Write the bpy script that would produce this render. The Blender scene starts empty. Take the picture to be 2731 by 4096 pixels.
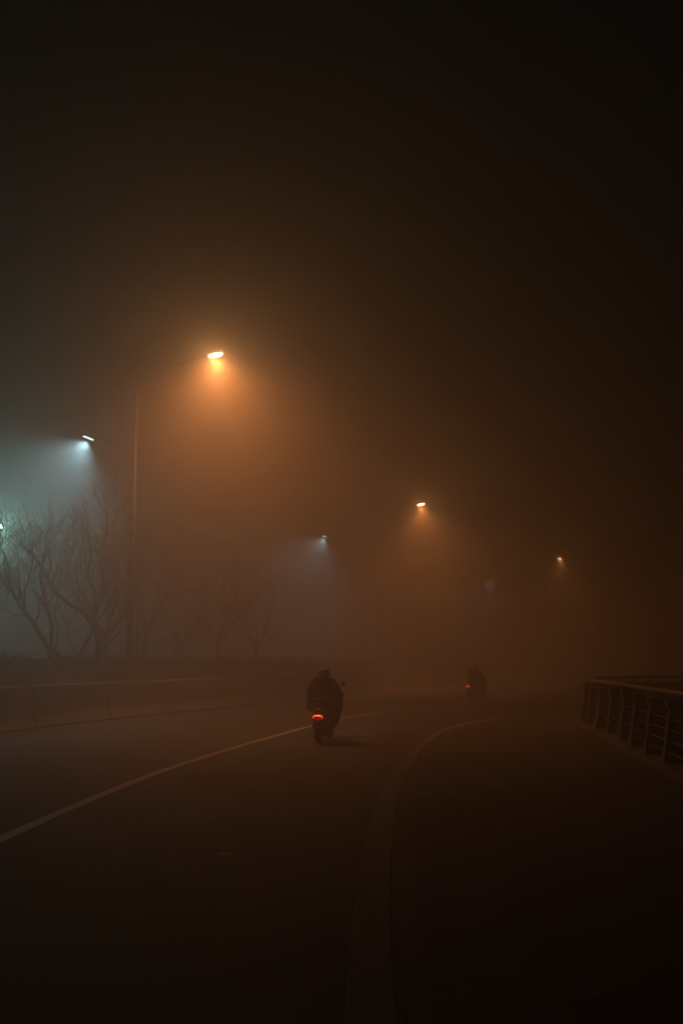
import bpy, bmesh, math, random
from mathutils import Vector, Matrix, Euler
R = math.radians
scene = bpy.context.scene
C = scene.collection
random.seed(7)

# ------------------------------------------------------------------ camera
cam_d = bpy.data.cameras.new('camera')
cam_d.sensor_fit = 'VERTICAL'; cam_d.sensor_height = 36; cam_d.lens = 35
cam_d.clip_end = 2000; cam_d.clip_start = 0.05
cam = bpy.data.objects.new('camera', cam_d); C.objects.link(cam)
cam.location = (0, 0, 1.75)
cam.rotation_euler = (R(90 + 8.48), 0, 0)
scene.camera = cam

# ------------------------------------------------------------------ night sky, exposure
world = bpy.data.worlds.new('World'); scene.world = world
world.use_nodes = True
bg = world.node_tree.nodes['Background']
bg.inputs[0].default_value = (0.45, 0.70, 0.52, 1)
bg.inputs[1].default_value = 0.0028
scene.view_settings.view_transform = 'Standard'
scene.view_settings.look = 'None'
scene.view_settings.exposure = -0.12
scene.view_settings.gamma = 1
cy = scene.cycles
cy.use_denoising = True
cy.max_bounces = 6; cy.diffuse_bounces = 2; cy.glossy_bounces = 2
cy.volume_bounces = 3
cy.use_adaptive_sampling = False
cy.sample_clamp_indirect = 2.0
cy.caustics_reflective = False; cy.caustics_refractive = False
FOG_DENSITY = 0.0425
ORANGE = (1.0, 0.305, 0.07)
CYAN = (0.52, 0.87, 1.0)

# ------------------------------------------------------------------ materials
MATS = {}
def mat(name, col, rough=0.8, var=0.25, scale=6.0, metal=0.0, bump=0.0, bscale=60.0, spec=0.5):
    if name in MATS: return MATS[name]
    m = bpy.data.materials.new(name); m.use_nodes = True
    n = m.node_tree.nodes; l = m.node_tree.links
    b = n['Principled BSDF']
    b.inputs['Roughness'].default_value = rough
    b.inputs['Metallic'].default_value = metal
    b.inputs['Specular IOR Level'].default_value = spec
    tc = n.new('ShaderNodeTexCoord')
    no = n.new('ShaderNodeTexNoise'); no.inputs['Scale'].default_value = scale
    no.inputs['Detail'].default_value = 6
    l.new(tc.outputs['Object'], no.inputs['Vector'])
    cr = n.new('ShaderNodeValToRGB')
    lo = [c * (1 - var) for c in col]; hi = [min(1, c * (1 + var)) for c in col]
    cr.color_ramp.elements[0].position = 0.3; cr.color_ramp.elements[0].color = (*lo, 1)
    cr.color_ramp.elements[1].position = 0.7; cr.color_ramp.elements[1].color = (*hi, 1)
    l.new(no.outputs['Fac'], cr.inputs['Fac']); l.new(cr.outputs['Color'], b.inputs['Base Color'])
    if bump:
        n2 = n.new('ShaderNodeTexNoise'); n2.inputs['Scale'].default_value = bscale
        n2.inputs['Detail'].default_value = 4
        l.new(tc.outputs['Object'], n2.inputs['Vector'])
        bp = n.new('ShaderNodeBump'); bp.inputs['Strength'].default_value = bump
        bp.inputs['Distance'].default_value = 0.01
        l.new(n2.outputs['Fac'], bp.inputs['Height']); l.new(bp.outputs['Normal'], b.inputs['Normal'])
    MATS[name] = m; return m
def emit(name, col, strength):
    m = bpy.data.materials.new(name); m.use_nodes = True
    n = m.node_tree.nodes; n.clear()
    e = n.new('ShaderNodeEmission'); o = n.new('ShaderNodeOutputMaterial')
    e.inputs[0].default_value = (*col, 1); e.inputs[1].default_value = strength
    m.node_tree.links.new(e.outputs[0], o.inputs[0])
    return m
M_ASPH = mat('asphalt', (0.042, 0.042, 0.042), 0.75, 0.3, 1.3, bump=0.6, bscale=140)
M_DIRT = mat('dirt', (0.06, 0.05, 0.035), 0.95, 0.4, 3)
M_KERB = mat('kerb_granite', (0.26, 0.25, 0.235), 0.8, 0.2, 9, bump=0.3)
M_PAINT = mat('road_paint', (0.55, 0.54, 0.50), 0.6, 0.4, 22, bump=0.3)
M_CONC = mat('concrete', (0.17, 0.165, 0.155), 0.85, 0.25, 2.2, bump=0.4, bscale=30)
M_WALL = mat('planter_concrete', (0.12, 0.115, 0.10), 0.9, 0.3, 1.4, bump=0.4, bscale=25)
M_POST = mat('cast_post', (0.28, 0.275, 0.26), 0.75, 0.25, 8, bump=0.3)
M_RAIL = mat('rail_steel', (0.22, 0.215, 0.20), 0.42, 0.15, 10, metal=0.35)
M_BARK = mat('bark', (0.028, 0.023, 0.018), 0.95, 0.3, 9)
M_LEAF = mat('hedge_leaf', (0.035, 0.05, 0.02), 0.7, 0.35, 5)
M_POLE = mat('pole_paint', (0.05, 0.05, 0.05), 0.7, 0.1, 4)
M_BLACK = mat('black_plastic', (0.02, 0.02, 0.022), 0.4, 0.2, 20)
M_RUB = mat('rubber', (0.02, 0.02, 0.02), 0.85, 0.2, 20)
M_BODY = mat('scooter_paint', (0.05, 0.05, 0.055), 0.3, 0.1, 5)
M_CHROME = mat('chrome', (0.6, 0.6, 0.6), 0.25, 0.05, 5, metal=1.0)
M_COAT = mat('padded_coat', (0.03, 0.03, 0.035), 0.9, 0.3, 30, bump=0.6, bscale=40)
M_TROU = mat('trousers', (0.035, 0.035, 0.045), 0.9, 0.25, 25)
M_SKIN = mat('skin', (0.45, 0.28, 0.2), 0.6, 0.06, 20)
M_GLOVE = mat('glove', (0.025, 0.025, 0.025), 0.8, 0.2, 20)
M_HELM = mat('helmet_shell', (0.03, 0.03, 0.03), 0.3, 0.1, 5)
M_DRYLEAF = mat('dry_leaf', (0.65, 0.42, 0.18), 0.6, 0.2, 30)
M_TAILOFF = mat('tail_lens', (0.3, 0.01, 0.01), 0.2, 0.1, 20)
M_PLATE = mat('plate', (0.25, 0.26, 0.24), 0.5, 0.1, 20)

_n = M_ASPH.node_tree.nodes; _l = M_ASPH.node_tree.links
_v = _n.new('ShaderNodeTexNoise'); _v.inputs['Scale'].default_value = 70; _v.inputs['Detail'].default_value = 3
_tc = next(x for x in _n if x.type == 'TEX_COORD'); _l.new(_tc.outputs['Object'], _v.inputs['Vector'])
_r = _n.new('ShaderNodeValToRGB'); _r.color_ramp.elements[0].position = .38; _r.color_ramp.elements[0].color = (.45, .45, .45, 1)
_r.color_ramp.elements[1].position = .68; _r.color_ramp.elements[1].color = (1.9, 1.85, 1.8, 1)
_l.new(_v.outputs['Fac'], _r.inputs[0])
_m = _n.new('ShaderNodeMix'); _m.data_type = 'RGBA'; _m.blend_type = 'MULTIPLY'; _m.inputs['Factor'].default_value = 1
_c = next(x for x in _n if x.type == 'VALTORGB')
_l.new(_c.outputs[0], _m.inputs['A']); _l.new(_r.outputs[0], _m.inputs['B']); _l.new(_m.outputs['Result'], _n['Principled BSDF'].inputs['Base Color'])

def paver_mat(name, c1, c2, mort, bw, bh, rot=0.0, rough=0.8):
    m = bpy.data.materials.new(name); m.use_nodes = True
    n = m.node_tree.nodes; l = m.node_tree.links; b = n['Principled BSDF']
    tc = n.new('ShaderNodeTexCoord'); mp = n.new('ShaderNodeMapping')
    mp.inputs['Rotation'].default_value[2] = rot
    l.new(tc.outputs['Object'], mp.inputs[0])
    br = n.new('ShaderNodeTexBrick')
    br.inputs['Color1'].default_value = (*c1, 1); br.inputs['Color2'].default_value = (*c2, 1)
    br.inputs['Mortar'].default_value = (*mort, 1); br.inputs['Scale'].default_value = 1
    br.inputs['Brick Width'].default_value = bw; br.inputs['Row Height'].default_value = bh
    br.inputs['Mortar Size'].default_value = 0.006; br.inputs['Mortar Smooth'].default_value = 0.4
    l.new(mp.outputs[0], br.inputs['Vector'])
    no = n.new('ShaderNodeTexNoise'); no.inputs['Scale'].default_value = 2.2; no.inputs['Detail'].default_value = 8
    l.new(tc.outputs['Object'], no.inputs['Vector'])
    mx = n.new('ShaderNodeMix'); mx.data_type = 'RGBA'; mx.blend_type = 'MULTIPLY'
    mx.inputs['Factor'].default_value = 0.75
    cr = n.new('ShaderNodeValToRGB')
    cr.color_ramp.elements[0].position = 0.3; cr.color_ramp.elements[0].color = (0.55, 0.55, 0.55, 1)
    cr.color_ramp.elements[1].position = 0.7; cr.color_ramp.elements[1].color = (1, 1, 1, 1)
    l.new(no.outputs['Fac'], cr.inputs[0])
    l.new(br.outputs['Color'], mx.inputs['A']); l.new(cr.outputs['Color'], mx.inputs['B'])
    l.new(mx.outputs['Result'], b.inputs['Base Color'])
    bp = n.new('ShaderNodeBump'); bp.inputs['Strength'].default_value = 0.8; bp.inputs['Distance'].default_value = 0.006
    bp.invert = True
    l.new(br.outputs['Fac'], bp.inputs['Height']); l.new(bp.outputs['Normal'], b.inputs['Normal'])
    b.inputs['Roughness'].default_value = rough
    return m
M_PAV = paver_mat('paving_blocks', (0.085, 0.08, 0.07), (0.15, 0.135, 0.12), (0.02, 0.02, 0.018), 0.22, 0.11)
M_BAND = paver_mat('border_blocks', (0.15, 0.14, 0.13), (0.18, 0.17, 0.15), (0.05, 0.045, 0.04), 0.6, 0.3, R(90))

# ------------------------------------------------------------------ mesh helpers
class MB:
    def __init__(s): s.v = []; s.f = []
    def quadstrip(s, rings, close=True, cap=True):
        base = len(s.v); n = len(rings[0])
        for r in rings: s.v.extend([tuple(p) for p in r])
        for i in range(len(rings) - 1):
            for j in range(n if close else n - 1):
                a = base + i * n + j; b = base + i * n + (j + 1) % n
                s.f.append((a, b, b + n, a + n))
        if cap and close:
            s.f.append(tuple(base + j for j in range(n))[::-1])
            s.f.append(tuple(base + (len(rings) - 1) * n + j for j in range(n)))
    def tube(s, path, rad, n=8, cap=True, flat=None):
        path = [Vector(p) for p in path]
        if not hasattr(rad, '__len__'): rad = [rad] * len(path)
        rings = []; ref = None
        for i, p in enumerate(path):
            d = (path[min(i + 1, len(path) - 1)] - path[max(i - 1, 0)])
            if d.length < 1e-9: d = Vector((0, 0, 1))
            d.normalize()
            if ref is None:
                ref = Vector((1, 0, 0)) if abs(d.x) < 0.9 else Vector((0, 1, 0))
            u = (ref - d * ref.dot(d)).normalized(); w = d.cross(u); ref = u
            fl = flat or (1, 1)
            rings.append([p + u * math.cos(2 * math.pi * k / n) * rad[i] * fl[0] + w * math.sin(2 * math.pi * k / n) * rad[i] * fl[1] for k in range(n)])
        s.quadstrip(rings, True, cap)
    def box(s, c, size, rot=None, taper=1.0):
        M = (rot.to_matrix() if rot else Matrix.Identity(3)); c = Vector(c); b = len(s.v)
        for z in (-.5, .5):
            k = taper if z > 0 else 1
            for x, y in ((-.5, -.5), (.5, -.5), (.5, .5), (-.5, .5)):
                s.v.append(tuple(c + M @ Vector((x * size[0] * k, y * size[1] * k, z * size[2]))))
        s.f += [tuple(b + i for i in q) for q in ((3, 2, 1, 0), (4, 5, 6, 7), (0, 1, 5, 4), (1, 2, 6, 5), (2, 3, 7, 6), (3, 0, 4, 7))]
    def lathe(s, prof, c, axis='Z', n=24):
        rings = []
        c = Vector(c)
        for r, h in prof:
            ring = []
            for k in range(n):
                a = 2 * math.pi * k / n; x, y = r * math.cos(a), r * math.sin(a)
                ring.append(c + (Vector((x, y, h)) if axis == 'Z' else Vector((h, x, y)) if axis == 'X' else Vector((y, h, x))))
            rings.append(ring)
        s.quadstrip(rings)
    def ellip(s, c, r, n=20, m=12, rot=None):
        c = Vector(c); rings = []; M = rot.to_matrix() if rot else Matrix.Identity(3)
        for i in range(m + 1):
            t = math.pi * (0.02 + 0.96 * i / m)
            rings.append([c + M @ Vector((r[0] * math.sin(t) * math.cos(2 * math.pi * k / n), r[1] * math.sin(t) * math.sin(2 * math.pi * k / n), -r[2] * math.cos(t))) for k in range(n)])
        s.quadstrip(rings)
    def build(s, name, m, parent=None, smooth=False, loc=None, bevel=0, sub=0):
        me = bpy.data.meshes.new(name); me.from_pydata(s.v, [], s.f); me.update()
        bm = bmesh.new(); bm.from_mesh(me); bmesh.ops.recalc_face_normals(bm, faces=bm.faces); bm.to_mesh(me); bm.free()
        me.materials.append(m)
        if smooth: me.polygons.foreach_set('use_smooth', [True] * len(me.polygons))
        o = bpy.data.objects.new(name, me); C.objects.link(o)
        if parent: o.parent = parent
        if loc: o.location = loc
        if bevel:
            b = o.modifiers.new('bevel', 'BEVEL'); b.width = bevel; b.segments = 2; b.limit_method = 'ANGLE'
        if sub:
            b = o.modifiers.new('sub', 'SUBSURF'); b.levels = sub; b.render_levels = sub
        return o
def tag(o, label, cat, group=None, kind=None):
    if label: o['label'] = label
    if cat: o['category'] = cat
    if group: o['group'] = group
    if kind: o['kind'] = kind
    return o
def empty(name, loc, rz, label, cat, group=None):
    o = bpy.data.objects.new(name, None); C.objects.link(o)
    o.location = loc; o.rotation_euler = (0, 0, rz); o.empty_display_size = 0.2
    return tag(o, label, cat, group)
def struct(o, kind='structure'):
    o['kind'] = kind; return o
def skin(name, m, parent, verts, edges, radii, root=0, sub=2):
    me = bpy.data.meshes.new(name); me.from_pydata([tuple(v) for v in verts], edges, []); me.update()
    me.materials.append(m)
    o = bpy.data.objects.new(name, me); C.objects.link(o); o.parent = parent
    sk = o.modifiers.new('skin', 'SKIN'); sk.use_smooth_shade = True
    for i, r in enumerate(radii):
        d = me.skin_vertices[0].data[i]
        d.radius = (r, r) if not hasattr(r, '__len__') else r
        d.use_root = (i == root)
    s = o.modifiers.new('sub', 'SUBSURF'); s.levels = sub; s.render_levels = sub
    return o
def catmull(pts, step=1.0):
    P = [Vector(p) for p in pts]; out = []
    for i in range(len(P) - 1):
        p0 = P[max(i - 1, 0)]; p1 = P[i]; p2 = P[i + 1]; p3 = P[min(i + 2, len(P) - 1)]
        n = max(1, int((p2 - p1).length / step))
        for k in range(n):
            t = k / n
            out.append(0.5 * ((2 * p1) + (p2 - p0) * t + (2 * p0 - 5 * p1 + 4 * p2 - p3) * t * t + (3 * p1 - p0 - 3 * p2 + p3) * t ** 3))
    out.append(P[-1]); return out
def resample(path, step):
    out = [path[0]]; need = step
    for a, b in zip(path, path[1:]):
        L = (b - a).length; pos = 0
        while L - pos >= need:
            pos += need; out.append(a.lerp(b, pos / L)); need = step
        need -= (L - pos)
    return out
def offset(path, d):     # d > 0 to the right of travel
    out = []
    for i, p in enumerate(path):
        t = (path[min(i + 1, len(path) - 1)] - path[max(i - 1, 0)]); t.normalize()
        out.append(Vector((p.x + t.y * d, p.y - t.x * d, p.z)))
    return out
def ribbon(name, left, right, z, m):
    b = MB(); n = len(left)
    b.v = [(p.x, p.y, z) for p in left] + [(p.x, p.y, z) for p in right]
    b.f = [(i, i + 1, n + i + 1, n + i) for i in range(n - 1)]
    return b.build(name, m)

# ------------------------------------------------------------------ setting: ground, road, pavement
b = MB(); b.v = [(-160, -60, -0.03), (260, -60, -0.03), (260, 320, -0.03), (-160, 320, -0.03)]; b.f = [(0, 1, 2, 3)]
struct(b.build('ground', M_DIRT))

kerb_pts = [(-0.05, -6, 0), (-0.03, 0, 0), (0.01, 4.8, 0), (0.11, 7.4, 0), (0.31, 10.74, 0), (0.49, 12.8, 0), (0.77, 15.3, 0), (1.12, 18.0, 0), (1.54, 20.5, 0),
            (2.45, 24.6, 0), (3.9, 28.2, 0), (6.2, 31.2, 0), (9.6, 33.4, 0), (14, 34.8, 0), (20, 35.4, 0), (40, 36, 0)]
kerb = catmull(kerb_pts, 0.5)
rail_pts = [(3.9, -2, 0), (4.0, 4, 0), (4.3, 9.5, 0), (4.62, 13, 0), (4.88, 15.33, 0), (5.03, 16.66, 0), (5.23, 18.24, 0), (5.45, 19.78, 0), (5.62, 21.39, 0), (5.80, 23.2, 0),
            (6.05, 25.2, 0), (6.5, 27.3, 0), (7.4, 29.2, 0), (9.0, 30.7, 0), (11.5, 31.7, 0), (16, 32.3, 0), (24, 32.7, 0)]
rail = catmull(rail_pts, 0.4)

# road sheet: everything left of the kerb, out past the far carriageway
b = MB(); b.v = [(-24, -40, 0), (60, -40, 0), (150, 300, 0), (-60, 300, 0)]; b.f = [(0, 1, 2, 3)]
struct(b.build('road', M_ASPH))

# pavement slab between kerb and railing
inner = offset(kerb, 0.24)
b = MB(); n = len(inner)
out = [(p.x, p.y) for p in rail]
def along(path, k, n):
    L = [0]
    for a, c in zip(path, path[1:]): L.append(L[-1] + (c - a).length)
    t = L[-1] * k / (n - 1)
    for i in range(len(path) - 1):
        if L[i + 1] >= t - 1e-6:
            return path[i].lerp(path[i + 1], (t - L[i]) / max(1e-6, L[i + 1] - L[i]))
    return path[-1]
ofr = offset(rail, 0.35)
N = 140
Lp = [along(inner, k, N) for k in range(N)]; Rp = [along(ofr, k, N) for k in range(N)]
b.v = [(p.x, p.y, 0.12) for p in Lp] + [(p.x, p.y, 0.12) for p in Rp] + [(p.x, p.y, -0.02) for p in Rp]
b.f = [(i, i + 1, N + i + 1, N + i) for i in range(N - 1)] + [(N + i, N + i + 1, 2 * N + i + 1, 2 * N + i) for i in range(N - 1)]
struct(b.build('pavement', M_PAV))
struct(ribbon('paving_border', offset(kerb, 0.26), offset(kerb, 0.42), 0.124, M_BAND))

# kerb stones: one long kerb with joints cut between the stones
stones = resample(kerb, 0.995)
b = MB()
for a, c in zip(stones, stones[1:]):
    t = (c - a).normalized(); nrm = Vector((t.y, -t.x, 0))
    a2 = a + t * 0.004; c2 = c - t * 0.004
    prof = [(0, -0.02), (0, 0.105), (0.02, 0.126), (0.235, 0.126), (0.235, -0.02)]
    b.quadstrip([[p + nrm * o + Vector((0, 0, z)) for o, z in prof] for p in (a2, c2)])
struct(b.build('kerb', M_KERB))

# two pale stone strips laid across the pavement
def xkerb(y):
    for a, c in zip(inner, inner[1:]):
        if a.y <= y <= c.y: return a.lerp(c, (y - a.y) / (c.y - a.y)).x
def xrail(y):
    for a, c in zip(rail, rail[1:]):
        if a.y <= y <= c.y: return a.lerp(c, (y - a.y) / (c.y - a.y)).x
M_STRIP = mat('pale_stone', (0.6, 0.58, 0.53), 0.7, 0.15, 7)
for y in (18.65, 20.6):
    b = MB(); x0 = xkerb(y) + 0.2; x1 = xrail(y) - 0.22
    x = x0
    while x < x1 - 0.05:
        w = min(0.6, x1 - x)
        b.box((x + w / 2, y, 0.114), (w - 0.006, 0.10, 0.024)); x += 0.6
    struct(b.build('paving_strip', M_STRIP))

# lane line, worn paint
line_pts = [(-3.2, -8, 0), (-3.42, 0, 0), (-3.42, 8, 0), (-3.36, 10.3, 0), (-3.2, 12.9, 0), (-2.86, 16.4, 0), (-2.16, 20.7, 0), (-0.86, 27.2, 0), (0.12, 31.4, 0), (1.05, 34.0, 0),
            (2.6, 36.4, 0), (4.9, 38.2, 0), (8.0, 39.4, 0), (12, 40.2, 0), (18, 40.8, 0), (30, 41.3, 0)]
line = catmull(line_pts, 0.4)
struct(ribbon('lane_marking', offset(line, -0.075), offset(line, 0.075), 0.004, M_PAINT))

# ------------------------------------------------------------------ median: barrier, planter wall, bed, hedge
bar_pts = [(-9.3, -6, 0), (-9.3, 4, 0), (-9.15, 12, 0), (-8.85, 19, 0), (-8.31, 24.2, 0), (-7.75, 27.3, 0), (-6.69, 30.9, 0), (-5.5, 34.7, 0), (-4.3, 38.2, 0), (-1.0, 48.5, 0),
           (4.2, 66, 0), (11, 83, 0), (20, 101, 0), (33, 121, 0), (50, 143, 0)]
bar = catmull(bar_pts, 0.5)
# shift the joints so that two of them fall where the photograph shows them
segs = resample(bar[2:], 4.0)
bprof = [(0, 0.0), (0, 0.05), (-0.03, 0.08), (-0.10, 0.20), (-0.155, 0.34), (-0.18, 0.50), (-0.21, 1.06), (-0.23, 1.10), (-0.39, 1.10), (-0.41, 1.06), (-0.44, 0.5), (-0.47, 0.34), (-0.52, 0.20), (-0.59, 0.08), (-0.62, 0.05), (-0.62, 0.0)]
near_labels = ['concrete barrier segment left of the first visible joint, at the left edge',
               'concrete barrier segment in front of the bare forked tree, beside the open lane',
               'concrete barrier segment directly in front of the tall lamp pole',
               'concrete barrier segment just right of the tall lamp pole',
               'hazy concrete barrier segment, second one to the right of the tall lamp pole',
               'very hazy concrete barrier segment, third one to the right of the tall lamp pole']
bi = 0
for a, c in zip(segs, segs[1:]):
    if a.y < 16 or a.y > 110: continue
    t = (c - a).normalized(); L = (c - a).length
    m = MB()
    rings = []
    for y in (0.012, L - 0.012):
        rings.append([(px, y, pz) for px, pz in bprof])
    m.quadstrip(rings)
    o = m.build('concrete_barrier', M_CONC, loc=(a.x, a.y, 0), bevel=0.008)
    o.rotation_euler = (0, 0, math.atan2(-t.x, t.y))
    mid = (a + c) / 2; px = 784 + 2287 * mid.x / mid.y
    if px < -40: lab = 'concrete barrier segment mostly outside the left edge of the picture'
    elif bi < 6: lab = near_labels[bi]; bi += 1
    elif px < 700: lab = 'foggy concrete barrier segment between the tall lamp pole and the nearer scooter rider'
    else: lab = 'concrete barrier segment lost in the fog far beyond the nearer scooter rider'
    tag(o, lab, 'barrier', 'concrete barrier segments along the median')

WALLOFF = -1.75
bedge = offset(bar, WALLOFF); bback = offset(bar, WALLOFF - 0.2)
def clip(path, lo, hi): return [p for p in path if lo <= p.y <= hi]
i0 = next(i for i, p in enumerate(bar) if p.y > 12); i1 = next((i for i, p in enumerate(bar) if p.y > 120), len(bar))
wf = bedge[i0:i1]; wb = bback[i0:i1]; far = offset(bar, WALLOFF - 3.4)[i0:i1]; far2 = offset(bar, WALLOFF - 3.6)[i0:i1]
WT = 1.60
m = MB(); n = len(wf)
m.quadstrip([[Vector((f.x, f.y, 0)), Vector((f.x, f.y, WT - 0.1)), Vector((f.x, f.y, WT - 0.1)) + (f - k).normalized() * 0.04, Vector((f.x, f.y, WT)) + (f - k).normalized() * 0.04, Vector((k.x, k.y, WT)), Vector((k.x, k.y, 0))] for f, k in zip(wf, wb)])
tag(m.build('planter_wall', M_WALL), 'long dark concrete retaining wall with a coping, behind the barrier and under the hedge', 'wall')
b2 = MB(); n = len(wb)
b2.quadstrip([[Vector((p.x, p.y, 0.02)), Vector((p.x, p.y, 1.5)), Vector((q.x, q.y, 1.5)), Vector((q.x, q.y, 0.02))] for p, q in zip(offset(wb, -0.01), far)])
struct(b2.build('planting_bed', M_DIRT))
# hedge: leaves over twig stubs, uneven top
m = MB(); rnd = random.Random(3)
hp = resample(offset(bar, WALLOFF - 0.55), 0.05)
for k, p in enumerate(hp):
    if p.y < 15 or p.y > 75: continue
    prob = 24 if p.y < 42 else 12
    h = 0.21 + 0.07 * math.sin(k * 0.083) + 0.05 * math.sin(k * 0.29 + 1) + 0.05 * math.sin(k * 0.61)
    for _ in range(prob):
        z = 1.5 + (h + 0.1) * (rnd.random() ** 0.7) * (1 + 0.25 * (rnd.random() < .1))
        c = Vector((p.x + rnd.gauss(0, 0.16), p.y + rnd.gauss(0, 0.12), z))
        u = Vector((rnd.gauss(0, 1), rnd.gauss(0, 1), rnd.gauss(0, .7))).normalized(); w = u.orthogonal().normalized()
        w.rotate(Matrix.Rotation(rnd.random() * 6.28, 3, u)); L = rnd.uniform(0.035, 0.07); W = L * 0.5
        i = len(m.v)
        m.v += [tuple(c - u * L), tuple(c + w * W), tuple(c + u * L), tuple(c - w * W)]; m.f.append((i, i + 1, i + 2, i + 3))
    if k % 4 == 0:
        q = Vector((p.x + rnd.gauss(0, .12), p.y, 1.48))
        m.tube([q, q + Vector((rnd.gauss(0, .05), rnd.gauss(0, .05), h * .6)), q + Vector((rnd.gauss(0, .1), rnd.gauss(0, .1), h + .05))], [.008, .006, .003], 4)
tag(m.build('hedge', M_LEAF), 'low clipped leafy hedge on top of the dark retaining wall', 'hedge', kind=None)

# ------------------------------------------------------------------ bare trees
def grow(m, p, d, r, L, depth, rnd, up=0.35):
    n = max(3, int(L / 0.16)); path = [p.copy()]; rad = [r]; q = p.copy(); d = d.normalized()
    seg = L / n
    kids = []
    for i in range(n):
        d = (d + Vector((rnd.gauss(0, .17), rnd.gauss(0, .17), rnd.gauss(0, .10) + up * 0.22))).normalized()
        q = q + d * seg; path.append(q.copy()); rr = r * (1 - 0.75 * (i + 1) / n); rad.append(max(rr, 0.0045))
        if i >= 0 and depth > 0 and rnd.random() < (0.8 if depth > 1 else 0.62): kids.append((q.copy(), d.copy(), rr, i / n))
    m.tube(path, rad, 6 if r > 0.03 else 4 if r > 0.01 else 3, cap=False)
    for (q, dd, rr, f) in kids:
        s = dd.orthogonal().normalized(); s.rotate(Matrix.Rotation(rnd.random() * 6.283, 3, dd))
        nd = (dd * 0.75 + s * rnd.uniform(0.5, 0.95) + Vector((0, 0, 0.15))).normalized()
        grow(m, q, nd, max(rr * 0.66, 0.006), L * rnd.uniform(0.42, 0.68) * (1 - 0.3 * f), depth - 1, rnd, up)
def limb(m, pts, r0, r1, rnd, twigs=1.0, depth=3, tlen=1.5, start=0.25, n=8):
    path = catmull(pts, 0.22)
    path = [p + Vector((rnd.gauss(0, .012), rnd.gauss(0, .02), rnd.gauss(0, .012))) for p in path]
    N = len(path); rad = [r0 + (r1 - r0) * (i / (N - 1)) for i in range(N)]
    m.tube(path, rad, n)
    for i in range(1, N):
        f = i / (N - 1)
        if f < start: continue
        if rnd.random() < 0.6 * twigs:
            d = (path[i] - path[i - 1]).normalized()
            s = d.orthogonal().normalized(); s.rotate(Matrix.Rotation(rnd.random() * 6.283, 3, d))
            s.z = abs(s.z) * 0.8 + 0.1
            nd = (d * 0.6 + s * 0.8).normalized()
            grow(m, path[i], nd, max(rad[i] * 0.5, 0.011), tlen * rnd.uniform(.6, 1.15) * (1 - .3 * f), depth - 1, rnd)
    d = (path[-1] - path[-2]).normalized()
    for _ in range(3):
        grow(m, path[-1], (d + Vector((rnd.gauss(0, .35), rnd.gauss(0, .35), rnd.gauss(0.1, .2)))).normalized(), r1 * .8, tlen * rnd.uniform(.7, 1.1), depth - 1, rnd)
def tree(loc, trunks, limbs, label, seed, tw=1.0, tlen=1.5, depth=3):
    t = empty('bare_tree', loc, 0, label, 'tree', 'bare trees in the raised median bed')
    rnd = random.Random(seed)
    m = MB()
    for pts, r0, r1 in trunks:
        m.tube(catmull(pts, 0.15), [r0 + (r1 - r0) * i / (len(catmull(pts, 0.15)) - 1) for i in range(len(catmull(pts, 0.15)))], 10)
    m.build('trunk', M_BARK, t, smooth=True)
    m = MB()
    for L in limbs:
        limb(m, L[0], L[1], L[2], rnd, tw, depth, tlen, *(L[3:]))
    m.build('crown', M_BARK, t, smooth=True)
    return t
# near forked tree (trunk, long limb to the left, limb going up)
K = 32 / 2287.0
def S(px, py, y=0.0):   # limb joint in metres from the tree foot (silhouette measured on a tree 32 m off)
    return (px * K / 1.7417, y, py * K / 1.7417)
tree((-9.35, 32.3, 1.5),
     [([S(0, -30), S(2, 35), S(0, 75, .02)], .095, .085), ([S(58, -30, .25), S(44, 30, .15), S(10, 78, .03)], .10, .08)],
     [([S(0, 75), S(-45, 150, -.2), S(-105, 235, -.3), S(-165, 310, -.2), S(-215, 365, 0), S(-260, 440, .1)], .085, .03, .35),
      ([S(0, 70), S(2, 150, .1), S(-30, 235, .3), S(-52, 300, .4), S(-65, 380, .3), S(-60, 450, .5)], .075, .02, .35),
      ([S(-105, 235, -.3), S(-150, 320, -.6), S(-152, 400, -.9), S(-175, 470, -1)], .045, .015, .1),
      ([S(-95, 225, -.3), S(-125, 310, .3), S(-112, 400, .6), S(-120, 470, .7)], .045, .015, .1),
      ([S(-30, 235, .3), S(-70, 300, .9), S(-100, 385, 1.2), S(-95, 440, 1.4)], .04, .014, .1),
      ([S(-60, 175, -.2), S(-30, 220, -.5), S(-20, 270, -.7), S(10, 330, -.9), S(25, 400, -1)], .035, .012, .1),
      ([S(20, 75, .05), S(40, 150, -.3), S(25, 210, -.4), S(40, 290, -.5)], .03, .01, .3),
      ([S(-90, 205, -.3), S(-140, 215, -.2), S(-200, 240, 0)], .022, .008, .3)],
     'nearest bare tree, long slanting limb reaching out past the left edge', 11, tw=1.1)
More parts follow.
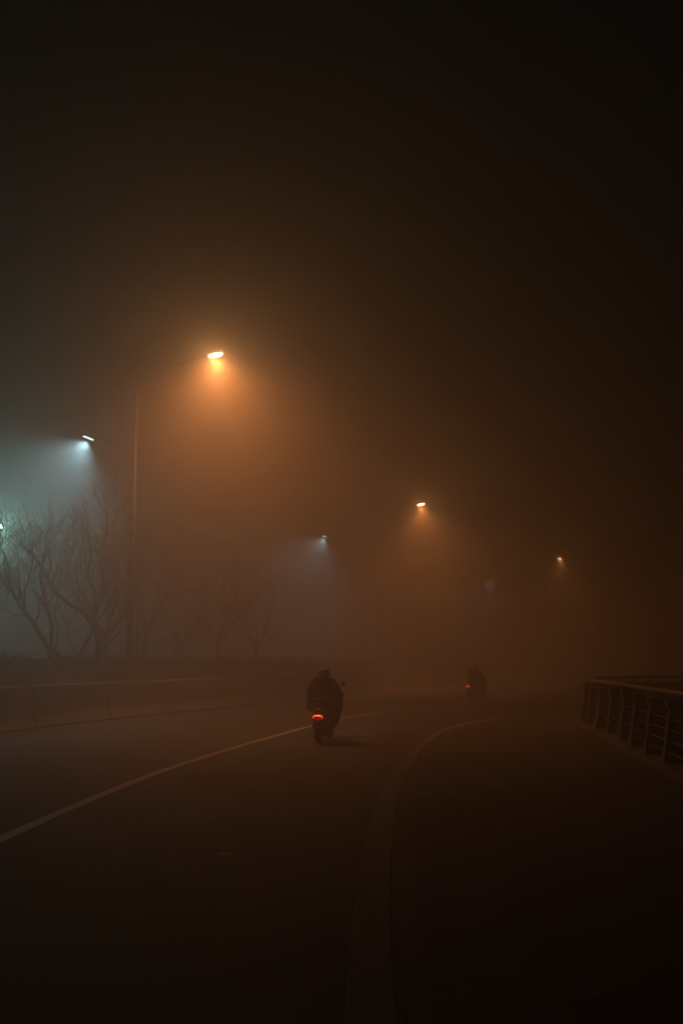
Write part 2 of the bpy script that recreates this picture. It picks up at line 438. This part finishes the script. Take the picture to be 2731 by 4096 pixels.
tree((-8.12, 33.6, 1.5),
     [([S(0, -30), S(8, 40), S(6, 110), S(-22, 185, .05)], .19, .12), ([S(-128, -30, .2), S(-90, 40, .15), S(-45, 120, .1), S(-24, 190, .05)], .07, .055)],
     [([S(-25, 180), S(-70, 235, -.2), S(-130, 270, -.4), S(-190, 330, -.5), S(-230, 400, -.5), S(-265, 450, -.4)], .085, .03, .35),
      ([S(-22, 180), S(-15, 255, .1), S(5, 320, .2), S(0, 400, .3), S(-10, 480, .3), S(8, 590, .4), S(5, 640, .4)], .10, .018, .3),
      ([S(-15, 250, .1), S(-45, 330, .4), S(-80, 400, .6), S(-95, 480, .8)], .05, .014, .2),
      ([S(-8, 290, .1), S(-42, 380, -.3), S(-28, 470, -.5), S(-45, 560, -.4)], .045, .012, .3),
      ([S(0, 200), S(40, 250, -.2), S(95, 310, -.5), S(125, 390, -.6)], .045, .014, .15),
      ([S(5, 300, .2), S(35, 380, .5), S(50, 450, .7), S(75, 530, .6)], .045, .012, .2),
      ([S(8, 110), S(55, 190, -.3), S(85, 290, -.5), S(80, 370, -.4), S(100, 440, -.3)], .06, .014, .2),
      ([S(10, 60), S(70, 120, -.2), S(130, 190, -.4), S(150, 260, -.5)], .05, .012, .2),
      ([S(0, 20), S(70, 50, .3), S(140, 110, .5), S(190, 190, .6)], .045, .01, .2),
      ([S(-128 + 45, 50, .1), S(-115, 110, -.2), S(-125, 170, -.3), S(-85, 230, -.4)], .022, .008, .2)],
     'bare tree left of the tall lamp pole, its thick trunk forking twice', 12, tw=1.15)
def simple_tree(loc, h, lean, label, seed, spread=1.0, stems=3, tw=0.9, depth=3, tlen=1.3):
    rnd = random.Random(seed)
    tr = [([(0, 0, -.3), (lean * .2, 0, h * .15), (lean * .35, 0, h * .26)], .11, .085)]
    lb = []
    top = Vector(tr[0][0][-1])
    for k in range(stems + 3):
        a = 2 * math.pi * k / (stems + 3) + rnd.uniform(-.3, .3)
        o = spread * rnd.uniform(.5, 1.0); x = math.cos(a) * o; y = math.sin(a) * o
        z0 = top.z * rnd.uniform(.6, 1.0)
        f = z0 / top.z
        p0 = Vector((lean * .35 * f, 0, z0))
        hh = h * rnd.uniform(.6, .85)
        lb.append(([p0, p0 + Vector((x * .45, y * .45, (hh - z0) * .3)), p0 + Vector((x * .95, y * .95, (hh - z0) * .65)), p0 + Vector((x * 1.15, y * 1.15, hh - z0))], .055, .014, .2))
    return tree(loc, tr, lb, label, seed, tw, tlen, depth)
simple_tree((-7.55, 38.2, 1.5), 5.4, .5, 'slim bare tree right behind the tall lamp pole', 21, 1.1)
simple_tree((-7.2, 43.5, 1.5), 3.9, .5, 'spreading bare tree just to the right of the tall lamp pole', 23, 1.9, 4)
simple_tree((-5.7, 46.0, 1.5), 4.8, .3, 'faint bushy bare tree with the densest crown, halfway between pole and rider', 24, 1.7, 5, 1.1)
simple_tree((-4.3, 50.0, 1.5), 3.9, .3, 'very faint bare tree, the last whose branches show before the rider', 25, 1.7, 4)
simple_tree((-8.6, 36.6, 1.5), 5.2, .2, 'bare tree whose fan of thin branches fills the gap left of the tall lamp pole', 28, 1.5, 6, 1.2, 3, 1.5)
simple_tree((-10.6, 25.8, 1.5), 4.0, -.3, 'bare tree outside the left edge with only its twigs reaching into the picture', 27, 1.6, 4)

# ------------------------------------------------------------------ street lamps
M_GLOWO = emit('sodium_lens', (1.0, 0.44, 0.15), 600)
M_GLOWC = emit('cool_lens', (0.72, 0.95, 1.0), 14)
def light(name, kind, loc, energy, col, parent, rot=None, size=R(150), blend=.5, radius=.12):
    d = bpy.data.lights.new(name, kind); d.energy = energy; d.color = col; d.shadow_soft_size = radius
    if kind == 'SPOT': d.spot_size = size; d.spot_blend = blend
    o = bpy.data.objects.new(name, d); C.objects.link(o); o.parent = parent; o.location = loc
    if rot: o.rotation_euler = rot
    return o
def street_lamp(base, head, label, orange=True, e=1.0, group=None, tilt=None, zb=1.5):
    """pole foot at base, arm swung towards head (world points)"""
    dx, dy = head[0] - base[0], head[1] - base[1]; L = math.hypot(dx, dy); H = head[2] - zb
    t = empty('street_lamp', (base[0], base[1], zb), math.atan2(dy, dx), label, 'street lamp', group)
    m = MB(); m.lathe([(.20, 0), (.20, .02), (.135, .03), (.125, .35), (.12, .36)], (0, 0, 0), n=20)
    for k in range(4): m.tube([(.165 * math.cos(k * 1.571 + .785), .165 * math.sin(k * 1.571 + .785), .02), (.165 * math.cos(k * 1.571 + .785), .165 * math.sin(k * 1.571 + .785), .07)], .014, 6)
    m.build('base', M_POLE, t)
    s = 1.0 if orange else .78
    rb, rt = .125 * s, .05 * s
    k0 = H - (1.35 if orange else .55)
    m = MB(); m.tube([(0, 0, .3), (0, 0, k0 * .5), (0, 0, k0 * 1.0)], [rb, (rb + rt) / 2 + .008, rt + .008], 16)
    m.box((rb * .9, 0, .9), (.02, .1, .3))
    m.build('pole', M_POLE, t, smooth=True)
    m = MB()
    arm = catmull([(0, 0, k0 - .02), (.06, 0, k0 + (H - k0) * .35), (L * .17, 0, k0 + (H - k0) * .66), (L * .45, 0, k0 + (H - k0) * .88), (L - .32, 0, H + .03)], .12)
    m.tube(arm, [rt + .008 - (rt - .028) * i / (len(arm) - 1) for i in range(len(arm))], 12)
    m.build('arm', M_POLE, t, smooth=True)
    # luminaire
    a = R(7) if orange else tilt
    hd = MB()
    Mx = Matrix.Rotation(-a, 4, 'Y')
    rings = []
    ln = .78 if orange else .7
    for i in range(11):
        f = i / 10; x = -ln * .5 + ln * f; w = .17 * (math.sin(math.pi * min(1, .12 + f * .8)) ** .5) * (1 if orange else .9)
        h = .085 * (math.sin(math.pi * min(1, .18 + f * .72)) ** .6)
        rings.append([Mx @ Vector((x, w * math.cos(q), .03 + (h * math.sin(q) if math.sin(q) > 0 else .02 * math.sin(q)))) for q in [2 * math.pi * k / 16 for k in range(16)]])
    rings = [[p + Vector((L, 0, H + .01)) for p in r] for r in rings]
    hd.quadstrip(rings)
    ho = hd.build('lamp_head', M_POLE, t, smooth=True)
    le = MB()
    if orange:
        Lr = []
        for i in range(8):
            f = i / 7; rr = math.sqrt(max(0, 1 - f * f)) if f < 1 else .02
            Lr.append([Mx @ Vector((.03 + .25 * rr * math.cos(q), .15 * rr * math.sin(q), -.001 - .045 * f)) + Vector((L, 0, H + .01)) for q in [2 * math.pi * k / 20 for k in range(20)]])
        le.quadstrip(Lr)
        le.build('lens', M_GLOWO, ho, smooth=True)
    else:
        c = Mx @ Vector((.02, 0, -.012)) + Vector((L, 0, H + .01))
        le.box(c, (.44, .10, .022), Euler((0, -a, 0)))
        le.build('lens', M_GLOWC, ho)
    o = Mx @ Vector((.03, 0, -.16)) + Vector((L, 0, H))
    if orange:
        light('lamp_light', 'SPOT', o, 6900 * e, ORANGE, t, (0, -R(6), 0), R(148), 1.0, .14)
        light('lamp_glow', 'POINT', o, 130 * e, (1.0, 0.42, 0.12), t, None, radius=.12)
    else:
        light('lamp_light', 'SPOT', o, 6200 * e, CYAN, t, (0, -a - R(12), 0), R(138), .75, .08)
    return t
GO = 'orange street lamps arching over the road'
GC = 'cool white street lamps over the far carriageway'
street_lamp((-7.37, 34.9), (-4.41, 33.5, 12.25), 'brightest orange street lamp, tall curved pole beside the bare trees', True, 1.0, GO)
street_lamp((2.5, 68.4), (5.39, 67.0, 12.25), 'second orange street lamp, high above the road between the two scooter riders', True, 2.3, GO)
street_lamp((19.9, 104.9), (22.6, 103.1, 12.2), 'third orange street lamp, small dull glow right of the farther rider', True, 2.4, GO)
street_lamp((47.3, 147.8), (49.5, 145.6, 12.2), 'farthest orange street lamp, a speck cut by the right edge', True, 3.2, GO)
street_lamp((-8.5, 41.9), (-10.62, 41.0, 11.0), 'nearest cool white street lamp, slim pole just behind the tall orange one', False, 1.0, GC, R(19))
street_lamp((1.1, 75.8), (-1.22, 74.75, 11.0), 'small pale blue street lamp, in the middle left of the second orange lamp', False, .65, GC, R(19))
street_lamp((19.8, 117.0), (17.5, 115.6, 11.0), 'barely visible white street lamp, between the second and third orange lamps', False, .3, GC, R(19))
# flood lamp just outside the left edge, among the twigs
def flood(base, z, rz):
    t = empty('flood_lamp', (base[0], base[1], 0), rz, 'glaring blue green flood lamp at the left edge behind the twigs', 'flood lamp')
    m = MB(); m.lathe([(.2, 0), (.2, .02), (.1, .03), (.09, z * .5), (.06, z - .2)], (0, 0, 0), n=16); m.build('pole', M_POLE, t, smooth=True)
    m = MB(); m.tube([(-.25, 0, z - .05), (-.25, 0, z - .2), (.25, 0, z - .2), (.25, 0, z - .05)], .018, 6); m.build('bracket', M_POLE, t)
    m = MB(); m.box((0, .02, z), (.46, .12, .34)); h = m.build('housing', M_POLE, t, bevel=.01)
    m = MB(); m.box((0, -.05, z), (.30, .02, .2)); m.build('lens', emit('flood_lens', (.6, 1.0, .92), 90), h)
    light('lamp_light', 'SPOT', (0, -.14, z), 850, (.42, 1.0, .88), t, (R(-60), 0, 0), R(125), .9, .4)
flood((-14.74, 42.5), 7.45, R(16))

# ------------------------------------------------------------------ railing on the right
rt = empty('railing', (0, 0, 0.12), 0, 'dark bridge railing with tubular handrail and T shaped posts, curving away on the right', 'railing')
m = MB()
rp = [p for p in rail if p.y > 6]
m.quadstrip([[Vector((p.x, p.y, 0)) + n_ * a + Vector((0, 0, z)) for a, z in ((-.17, -.002), (-.17, .09), (-.15, .11), (.15, .11), (.17, .09), (.17, -.002))] for p, n_ in
             [(p, Vector(((rp[min(i + 1, len(rp) - 1)] - rp[max(0, i - 1)]).y, -(rp[min(i + 1, len(rp) - 1)] - rp[max(0, i - 1)]).x, 0)).normalized()) for i, p in enumerate(rp)]])
m.build('plinth', M_CONC, rt)
start = [p for p in rail if p.y > 6.2]
posts = resample(start, 1.52)
def leanpt(p, n_, off, z): return Vector((p.x, p.y, 0)) + n_ * (off + .15 * z) + Vector((0, 0, z))
frames = []
for i, p in enumerate(posts):
    t = (posts[min(i + 1, len(posts) - 1)] - posts[max(0, i - 1)]).normalized(); frames.append((p, t, Vector((t.y, -t.x, 0))))
prof = [(-.085, .105), (-.075, .90), (-.12, .92), (-.125, 1.03), (.02, 1.04), (.13, .97), (.14, .93), (.08, .91), (.085, .105)]
# thin plate post, standing across the line of the rail
for p, t, n_ in frames:
    m = MB()
    m.quadstrip([[leanpt(p, n_, a, z) + t * s for a, z in prof] for s in (-.09, .09)])
    m.build('post', M_POST, rt, bevel=.006)
    m = MB(); c0 = leanpt(p, n_, .01, 1.02)
    m.tube([c0, c0 + Vector((0, 0, .08))], .022, 8)
    m.build('bracket', M_RAIL, rt)
dense = [p for p in rail if p.y > 6.2]
fr = []
for i, p in enumerate(dense):
    t = (dense[min(i + 1, len(dense) - 1)] - dense[max(0, i - 1)]).normalized(); fr.append((p, Vector((t.y, -t.x, 0))))
m = MB(); m.tube([leanpt(p, n_, .01, 1.135) for p, n_ in fr], .05, 16)
h = m.build('handrail', M_RAIL, rt, smooth=True)
for p, t, n_ in frames:
    m = MB(); c = leanpt(p, n_, .01, 1.135); m.tube([c - t * .012, c + t * .012], .055, 16)
    m.build('joint_ring', M_BLACK, h)
m = MB()
m.quadstrip([[leanpt(p, n_, a, z) for a, z in ((.15, .10), (.15, .99), (.17, .99), (.17, .10))] for p, n_ in fr])
m.build('back_panel', mat('dark_panel', (0.02, 0.02, 0.02), 1.0, 0.3, 5, spec=0.0), rt)  # near-black sheet added behind the posts so the open bays look dark
for z in (.27, .43, .59, .75):
    m = MB(); m.tube([leanpt(p, n_, -.02, z) for p, n_ in fr], .011, 6); m.build('rod', M_RAIL, rt, smooth=True)

# ------------------------------------------------------------------ scooters and riders
M_TAIL = emit('tail_glow', (1.0, 0.035, 0.015), 6.0)
M_TAILC = emit('tail_glow_hot', (1.0, 0.10, 0.02), 14.0)
M_HEADL = emit('headlight_glow', (.85, .9, 1.0), 14.0)
M_MIRR = mat('mirror_glass', (.5, .5, .5), .1, .02, 3, metal=1.0)
def scooter(loc, rz, label, box=True):
    t = empty('scooter', loc, rz, label, 'scooter', 'electric scooters riding away')
    def wheel(y):
        w = MB(); prof = []
        for k in range(12):
            a = 2 * math.pi * k / 12; prof.append((.205 + .045 * math.cos(a), .055 * math.sin(a)))
        w.lathe(prof + [prof[0]], (0, y, .25), 'X', 28)
        ty = w.build('tyre', M_RUB, None, smooth=True)
        r = MB(); r.lathe([(.04, -.05), (.16, -.035), (.175, -.03), (.175, .03), (.16, .035), (.04, .05)], (0, y, .25), 'X', 24)
        for k in range(5):
            a = k * 1.2566; r.box((0, y + .1 * math.cos(a), .25 + .1 * math.sin(a)), (.05, .12, .03), Euler((a, 0, 0)))
        ro = r.build('wheel', M_CHROME, t); ty.parent = ro
    wheel(-.62); wheel(.62)
    # tail body and seat base
    m = MB()
    rings = []
    for y, w, zl, zh in ((-.72, .07, .52, .62), (-.62, .13, .46, .68), (-.45, .155, .36, .72), (-.2, .16, .28, .72), (0, .15, .26, .68), (.12, .13, .26, .56)):
        rings.append([Vector((w * math.copysign(abs(math.cos(q)) ** .6, math.cos(q)), y, (zl + zh) / 2 + (zh - zl) / 2 * math.copysign(abs(math.sin(q)) ** .6, math.sin(q)))) for q in [2 * math.pi * k / 20 for k in range(20)]])
    m.quadstrip(rings); m.build('body', M_BODY, t, smooth=True)
    m = MB(); m.box((0, .25, .27), (.30, .5, .07)); m.build('footboard', M_BLACK, t, bevel=.015)
    m = MB(); m.box((0, -.02, .2), (.25, .62, .15)); m.build('battery_case', M_BLACK, t, bevel=.03)
    m = MB()
    rings = []
    for z, y, w, d in ((.26, .46, .15, .05), (.45, .50, .17, .06), (.65, .47, .19, .06), (.82, .42, .17, .055), (.9, .40, .12, .05)):
        rings.append([Vector((w * math.cos(q), y + d * math.sin(q), z)) for q in [2 * math.pi * k / 18 for k in range(18)]])
    m.quadstrip(rings); m.build('front_shield', M_BODY, t, smooth=True)
    m = MB()
    rings = []
    for y, w, z in ((-.60, .10, .76), (-.52, .15, .775), (-.2, .15, .77), (.02, .12, .76), (.10, .07, .75)):
        rings.append([Vector((w * math.cos(q), y, z + .045 * math.sin(q))) for q in [2 * math.pi * k / 16 for k in range(16)]])
    m.quadstrip(rings); m.build('seat', M_RUB, t, smooth=True)
    m = MB(); m.tube([(0, .62, .25), (0, .56, .5), (0, .44, .92)], [.03, .03, .025], 10)
    for s in (-1, 1): m.tube([(s * .075, .62, .25), (s * .075, .585, .45), (s * .03, .55, .55)], .018, 8)
    m.build('fork', M_BLACK, t, smooth=True)
    m = MB(); m.tube(catmull([(-.34, .36, .98), (-.18, .42, .99), (0, .44, .95), (.18, .42, .99), (.34, .36, .98)], .05), .014, 8)
    hb = m.build('handlebar', M_CHROME, t, smooth=True)
    for s in (-1, 1):
        g = MB(); g.tube([(s * .24, .40, .985), (s * .36, .352, .98)], .019, 10); g.build('grip', M_RUB, hb, smooth=True)
        g = MB(); g.tube([(s * .2, .43, .99), (s * .30, .46, .975), (s * .37, .42, .965)], .007, 6); g.build('brake_lever', M_CHROME, hb)
        g = MB(); g.tube(catmull([(s * .22, .42, 1.0), (s * .28, .42, 1.10), (s * .34, .40, 1.19)], .04), .007, 6)
        mi = g.build('mirror', M_BLACK, t, smooth=True)
        g = MB(); g.lathe([(.01, .018), (.04, .014), (.056, 0), (.058, -.008), (.052, -.010)], (s * .36, .39, 1.235), 'Y', 20)
        g.build('mirror_shell', M_BLACK, mi, smooth=True)
        g = MB(); g.lathe([(.001, -.0125), (.05, -.0125), (.05, -.0105), (.001, -.0105)], (s * .36, .39, 1.235), 'Y', 20); g.build('mirror_glass', M_MIRR, mi)
    m = MB(); m.ellip((0, .50, .80), (.09, .05, .07)); hl = m.build('headlight', M_HEADL, t, smooth=True)
    light('headlight_beam', 'SPOT', (0, .60, .80), 90, (.72, .74, 1.0), t, (R(84), 0, 0), R(70), .8, .05)
    # wind apron quilted over the handlebar and knees
    m = MB()
    rings = []
    for z, y, w, d in ((.32, .40, .24, .10), (.45, .40, .29, .12), (.65, .38, .33, .13), (.85, .34, .36, .12), (1.0, .33, .37, .09), (1.06, .34, .30, .05)):
        rings.append([Vector((w * math.copysign(abs(math.cos(q)) ** .7, math.cos(q)), y + d * math.sin(q) + .06 * (math.cos(q) ** 2) * -1, z + .012 * math.sin(9 * q))) for q in [2 * math.pi * k / 28 for k in range(28)]])
    m.quadstrip(rings); m.build('wind_apron', M_COAT, t, smooth=True)
    # rear fender, plate, tail light
    m = MB(); m.tube(catmull([(0, -.62, .56), (0, -.80, .50), (0, -.90, .36)], .04), [.075] * 6 if False else .06, 10, flat=(1.3, .25)); m.build('rear_fender', M_BLACK, t, smooth=True)
    m = MB(); m.box((0, -.925, .37), (.17, .008, .11), Euler((R(-15), 0, 0))); m.build('licence_plate', M_PLATE, t, bevel=.003)
    m = MB(); m.box((0, -.715, .54), (.26, .05, .13)); m.build('tail_panel', M_BLACK, t, bevel=.02)
    for s in (-1, 1):
        m = MB(); m.tube([(s * .07, -.745, .573), (s * .095, -.745, .565), (s * .10, -.745, .54), (s * .085, -.745, .52)], [.006, .008, .008, .006], 8); m.build('tail_light_side', M_TAIL, t, smooth=True)
    m = MB(); m.tube([(-.07, -.746, .575), (0, -.746, .58), (.07, -.746, .575)], [.006, .008, .006], 8); tl = m.build('tail_light', M_TAILC, t, smooth=True)
    light('tail_glow', 'POINT', (0, -.82, .62), .9, (1, .04, .015), t, radius=.03)
    if box:
        m = MB(); m.box((0, -.62, .81), (.30, .26, .21), None, .94)
        tb = m.build('storage_box', M_BODY, t, bevel=.03)
        m = MB(); m.box((0, -.62, .927), (.315, .28, .02)); m.build('box_lid', M_CHROME, tb, bevel=.008)
    m = MB(); m.tube([(.13, -.35, .26), (.14, -.55, .25), (.145, -.80, .27)], [.03, .04, .045], 12); m.build('shock_absorber', M_BLACK, t, smooth=True)
    m = MB(); m.tube([(-.10, -.1, .24), (-.2, -.22, .10)], .012, 6); m.tube([(-.2, -.22, .10), (-.2, -.36, .09)], .012, 6); m.build('side_stand', M_CHROME, t)
    return t
def rider(loc, rz, label, s=1.0):
    t = empty('person', loc, rz, label, 'person', 'scooter riders seen from behind')
    # body: pelvis .. head, arms to the grips, legs to the footboard
    V = [(0, -.12, .88), (0, -.10, 1.02), (0, -.07, 1.18), (0, -.04, 1.30), (0, -.015, 1.37), (0, .01, 1.44), (0, .01, 1.53)]
    E_ = [(i, i + 1) for i in range(6)]
    Rr = [(.16, .13), (.15, .12), (.17, .12), (.15, .09), (.06, .06), (.085, .095), (.07, .08)]
    for sx in (-1, 1):
        k = len(V)
        V += [(sx * .17, -.03, 1.30), (sx * .31, .06, 1.10), (sx * .33, .25, 1.02), (sx * .315, .33, 1.0)]
        Rr += [.07, .055, .04, .03]; E_ += [(3, k), (k, k + 1), (k + 1, k + 2), (k + 2, k + 3)]
        k = len(V)
        V += [(sx * .10, -.06, .86), (sx * .21, .30, .76), (sx * .17, .25, .40), (sx * .17, .30, .345), (sx * .17, .40, .335)]
        Rr += [.10, .075, .05, .045, .035]; E_ += [(0, k), (k, k + 1), (k + 1, k + 2), (k + 2, k + 3), (k + 3, k + 4)]
    body = skin('body', M_SKIN, t, V, E_, Rr)
    # face on the front of the head (turned away from the camera)
    m = MB(); m.ellip((0, .11, 1.475), (.016, .022, .028)); m.build('nose', M_SKIN, body, smooth=True)
    for sx in (-1, 1):
        m = MB(); m.ellip((sx * .032, .098, 1.50), (.012, .008, .008)); m.build('eye', M_PLATE, body, smooth=True)
    m = MB(); m.ellip((0, .103, 1.435), (.025, .008, .007)); m.build('mouth', M_SKIN, body, smooth=True)
    # padded coat, bulky at shoulders and elbows
    V = [(0, -.15, .80), (0, -.13, .95), (0, -.10, 1.12), (0, -.06, 1.27), (0, -.025, 1.37)]
    E_ = [(i, i + 1) for i in range(4)]
    Rr = [(.27, .18), (.28, .18), (.25, .18), (.20, .14), (.115, .11)]
    for sx in (-1, 1):
        k = len(V)
        V += [(sx * .19, -.05, 1.24), (sx * .30, .00, 1.08), (sx * .335, .07, .97), (sx * .335, .22, .98), (sx * .32, .295, 1.0)]
        Rr += [.115, .10, .095, .075, .055]; E_ += [(3, k), (k, k + 1), (k + 1, k + 2), (k + 2, k + 3), (k + 3, k + 4)]
    for sx in (-1, 1):     # coat skirts draped over the thighs
        k = len(V); V += [(sx * .29, -.02, .90), (sx * .31, .02, .76), (sx * .30, .08, .62)]; Rr += [.13, .125, .10]; E_ += [(0, k), (k, k + 1), (k + 1, k + 2)]
    skin('coat', M_COAT, t, V, E_, Rr)
    m = MB(); m.tube(catmull([(0, -.03, 1.33), (0, -.02, 1.38), (0, -.01, 1.42)], .02), [.125, .125, .12, .11, .105][:len(catmull([(0, -.03, 1.33), (0, -.02, 1.38), (0, -.01, 1.42)], .02))], 18); m.build('collar', M_COAT, t, smooth=True)
    V = [(0, -.14, .84)]; E_ = []; Rr = [(.19, .14)]
    for sx in (-1, 1):
        k = len(V)
        V += [(sx * .13, -.05, .84), (sx * .25, .24, .79), (sx * .26, .30, .72), (sx * .20, .25, .45), (sx * .18, .245, .37)]
        Rr += [.125, .105, .10, .075, .07]; E_ += [(0, k), (k, k + 1), (k + 1, k + 2), (k + 2, k + 3), (k + 3, k + 4)]
    skin('trousers', M_TROU, t, V, E_, Rr)
    # hands in gloves: palm, four curled fingers and a thumb round the grip
    for sx in (-1, 1):
        V = [(sx * .315, .30, 1.005), (sx * .31, .345, 1.012)]; E_ = [(0, 1)]; Rr = [(.03, .024), (.038, .02)]
        for j, L in enumerate((.9, 1.0, .95, .75)):
            x = sx * (.275 + .022 * j); k = len(V)
            V += [(x, .375, 1.018), (x, .375 + .035 * L, 1.005), (x, .375 + .032 * L, .972), (x, .372, .962)]
            Rr += [.012, .0105, .0095, .008]; E_ += [(1, k), (k, k + 1), (k + 1, k + 2), (k + 2, k + 3)]
        k = len(V); V += [(sx * .28, .325, 1.0), (sx * .262, .345, .975), (sx * .268, .37, .955)]; Rr += [.014, .012, .009]
        E_ += [(0, k), (k, k + 1), (k + 1, k + 2)]
        skin('glove', M_GLOVE, t, V, E_, Rr, sub=1)
        m = MB(); m.ellip((sx * .17, .35, .345), (.05, .14, .05)); m.ellip((sx * .17, .26, .39), (.052, .06, .09)); m.build('shoe', M_RUB, t, smooth=True)
    # helmet: shell with a flat rim and a small brim
    m = MB()
    rings = []
    for i in range(10):
        a = i / 9 * R(118)
        r = math.sin(a) * (1 if a < R(90) else 1.0); z = math.cos(a)
        rings.append([Vector((.128 * max(r, .02) * math.cos(q), .005 + .145 * max(r, .02) * math.sin(q), 1.465 + .115 * z)) for q in [2 * math.pi * k / 24 for k in range(24)]])
    m.quadstrip(rings[::-1], True, True); he = m.build('helmet', M_HELM, t, smooth=True)
    m = MB(); m.tube([(.126 * math.cos(q), .005 + .143 * math.sin(q), 1.425) for q in [2 * math.pi * k / 24 for k in range(25)]], .009, 6); m.build('rim', M_RUB, he, smooth=True)
    m = MB(); m.box((0, .165, 1.47), (.17, .06, .012), Euler((R(-12), 0, 0))); m.build('brim', M_HELM, he, bevel=.004)
    return t
def on_scooter(x, y, rz, l1, l2, box=True):
    scooter((x, y, 0), rz, l1, box); rider((x, y, 0), rz, l2)
on_scooter(-.38, 22.5, R(-10), 'dark scooter with a storage box and a bright red tail light, carrying the nearer rider',
           'nearer rider from behind, bulky dark padded coat and round helmet')
on_scooter(6.30, 47.3, R(-38), 'fogged farther scooter with only a small red tail light spot showing', 'farther rider, a faint dark shape in the fog ahead', False)

# ------------------------------------------------------------------ fallen leaves
def leaf(loc, rz, s, label):
    m = MB(); n = 9; top = []; bot = []
    for i in range(n):
        f = i / (n - 1); w = math.sin(math.pi * f) ** .8 * .32 * (1 + .25 * math.sin(f * 22)); zc = .10 * (f - .5) ** 2 + .01
        top.append(Vector(((f - .5), w, zc + w * .12))); bot.append(Vector(((f - .5), -w, zc + w * .08)))
    mid = [Vector((i / (n - 1) - .5, 0, .10 * (i / (n - 1) - .5) ** 2)) for i in range(n)]
    rows = [top, mid, bot]; th = Vector((0, 0, .012))
    for r in rows: m.v += [tuple(p * s) for p in r]
    for r in rows: m.v += [tuple((p + th) * s) for p in r]
    for base in (0, 3 * n):
        for k in range(2):
            for i in range(n - 1):
                a = base + k * n + i; m.f.append((a, a + 1, a + n + 1, a + n))
    m.tube([Vector((.48, 0, .06)) * s, Vector((.75, .05, .10)) * s], .012 * s, 4)
    o = m.build('fallen_leaf', M_DRYLEAF, loc=loc); o.rotation_euler = (0, 0, rz)
    tag(o, label, 'leaf', 'dry leaves fallen on the ground')
leaf((1.05, 12.62, .127), R(5), .13, 'curled dry leaf lying on the paving blocks')
leaf((-1.07, 9.43, .005), R(-15), .12, 'dry leaf on the open asphalt, nearest to the camera')
leaf((-2.42, 11.06, .005), R(40), .05, 'tiny dry leaf on the asphalt, near the white lane line')

# ------------------------------------------------------------------ fog
hz = MB(); hz.box((50, 130, 7.6), (430, 400, 17.4))
fog = bpy.data.materials.new('fog'); fog.use_nodes = True
nn = fog.node_tree.nodes; nn.clear()
vo = nn.new('ShaderNodeVolumePrincipled'); mo = nn.new('ShaderNodeOutputMaterial')
vo.inputs['Color'].default_value = (0.69, 0.67, 0.65, 1)
vo.inputs['Density'].default_value = FOG_DENSITY
vo.inputs['Anisotropy'].default_value = 0.78
fog.node_tree.links.new(vo.outputs[0], mo.inputs['Volume'])
h = hz.build('haze', fog)
tag(h, None, None, kind='stuff')
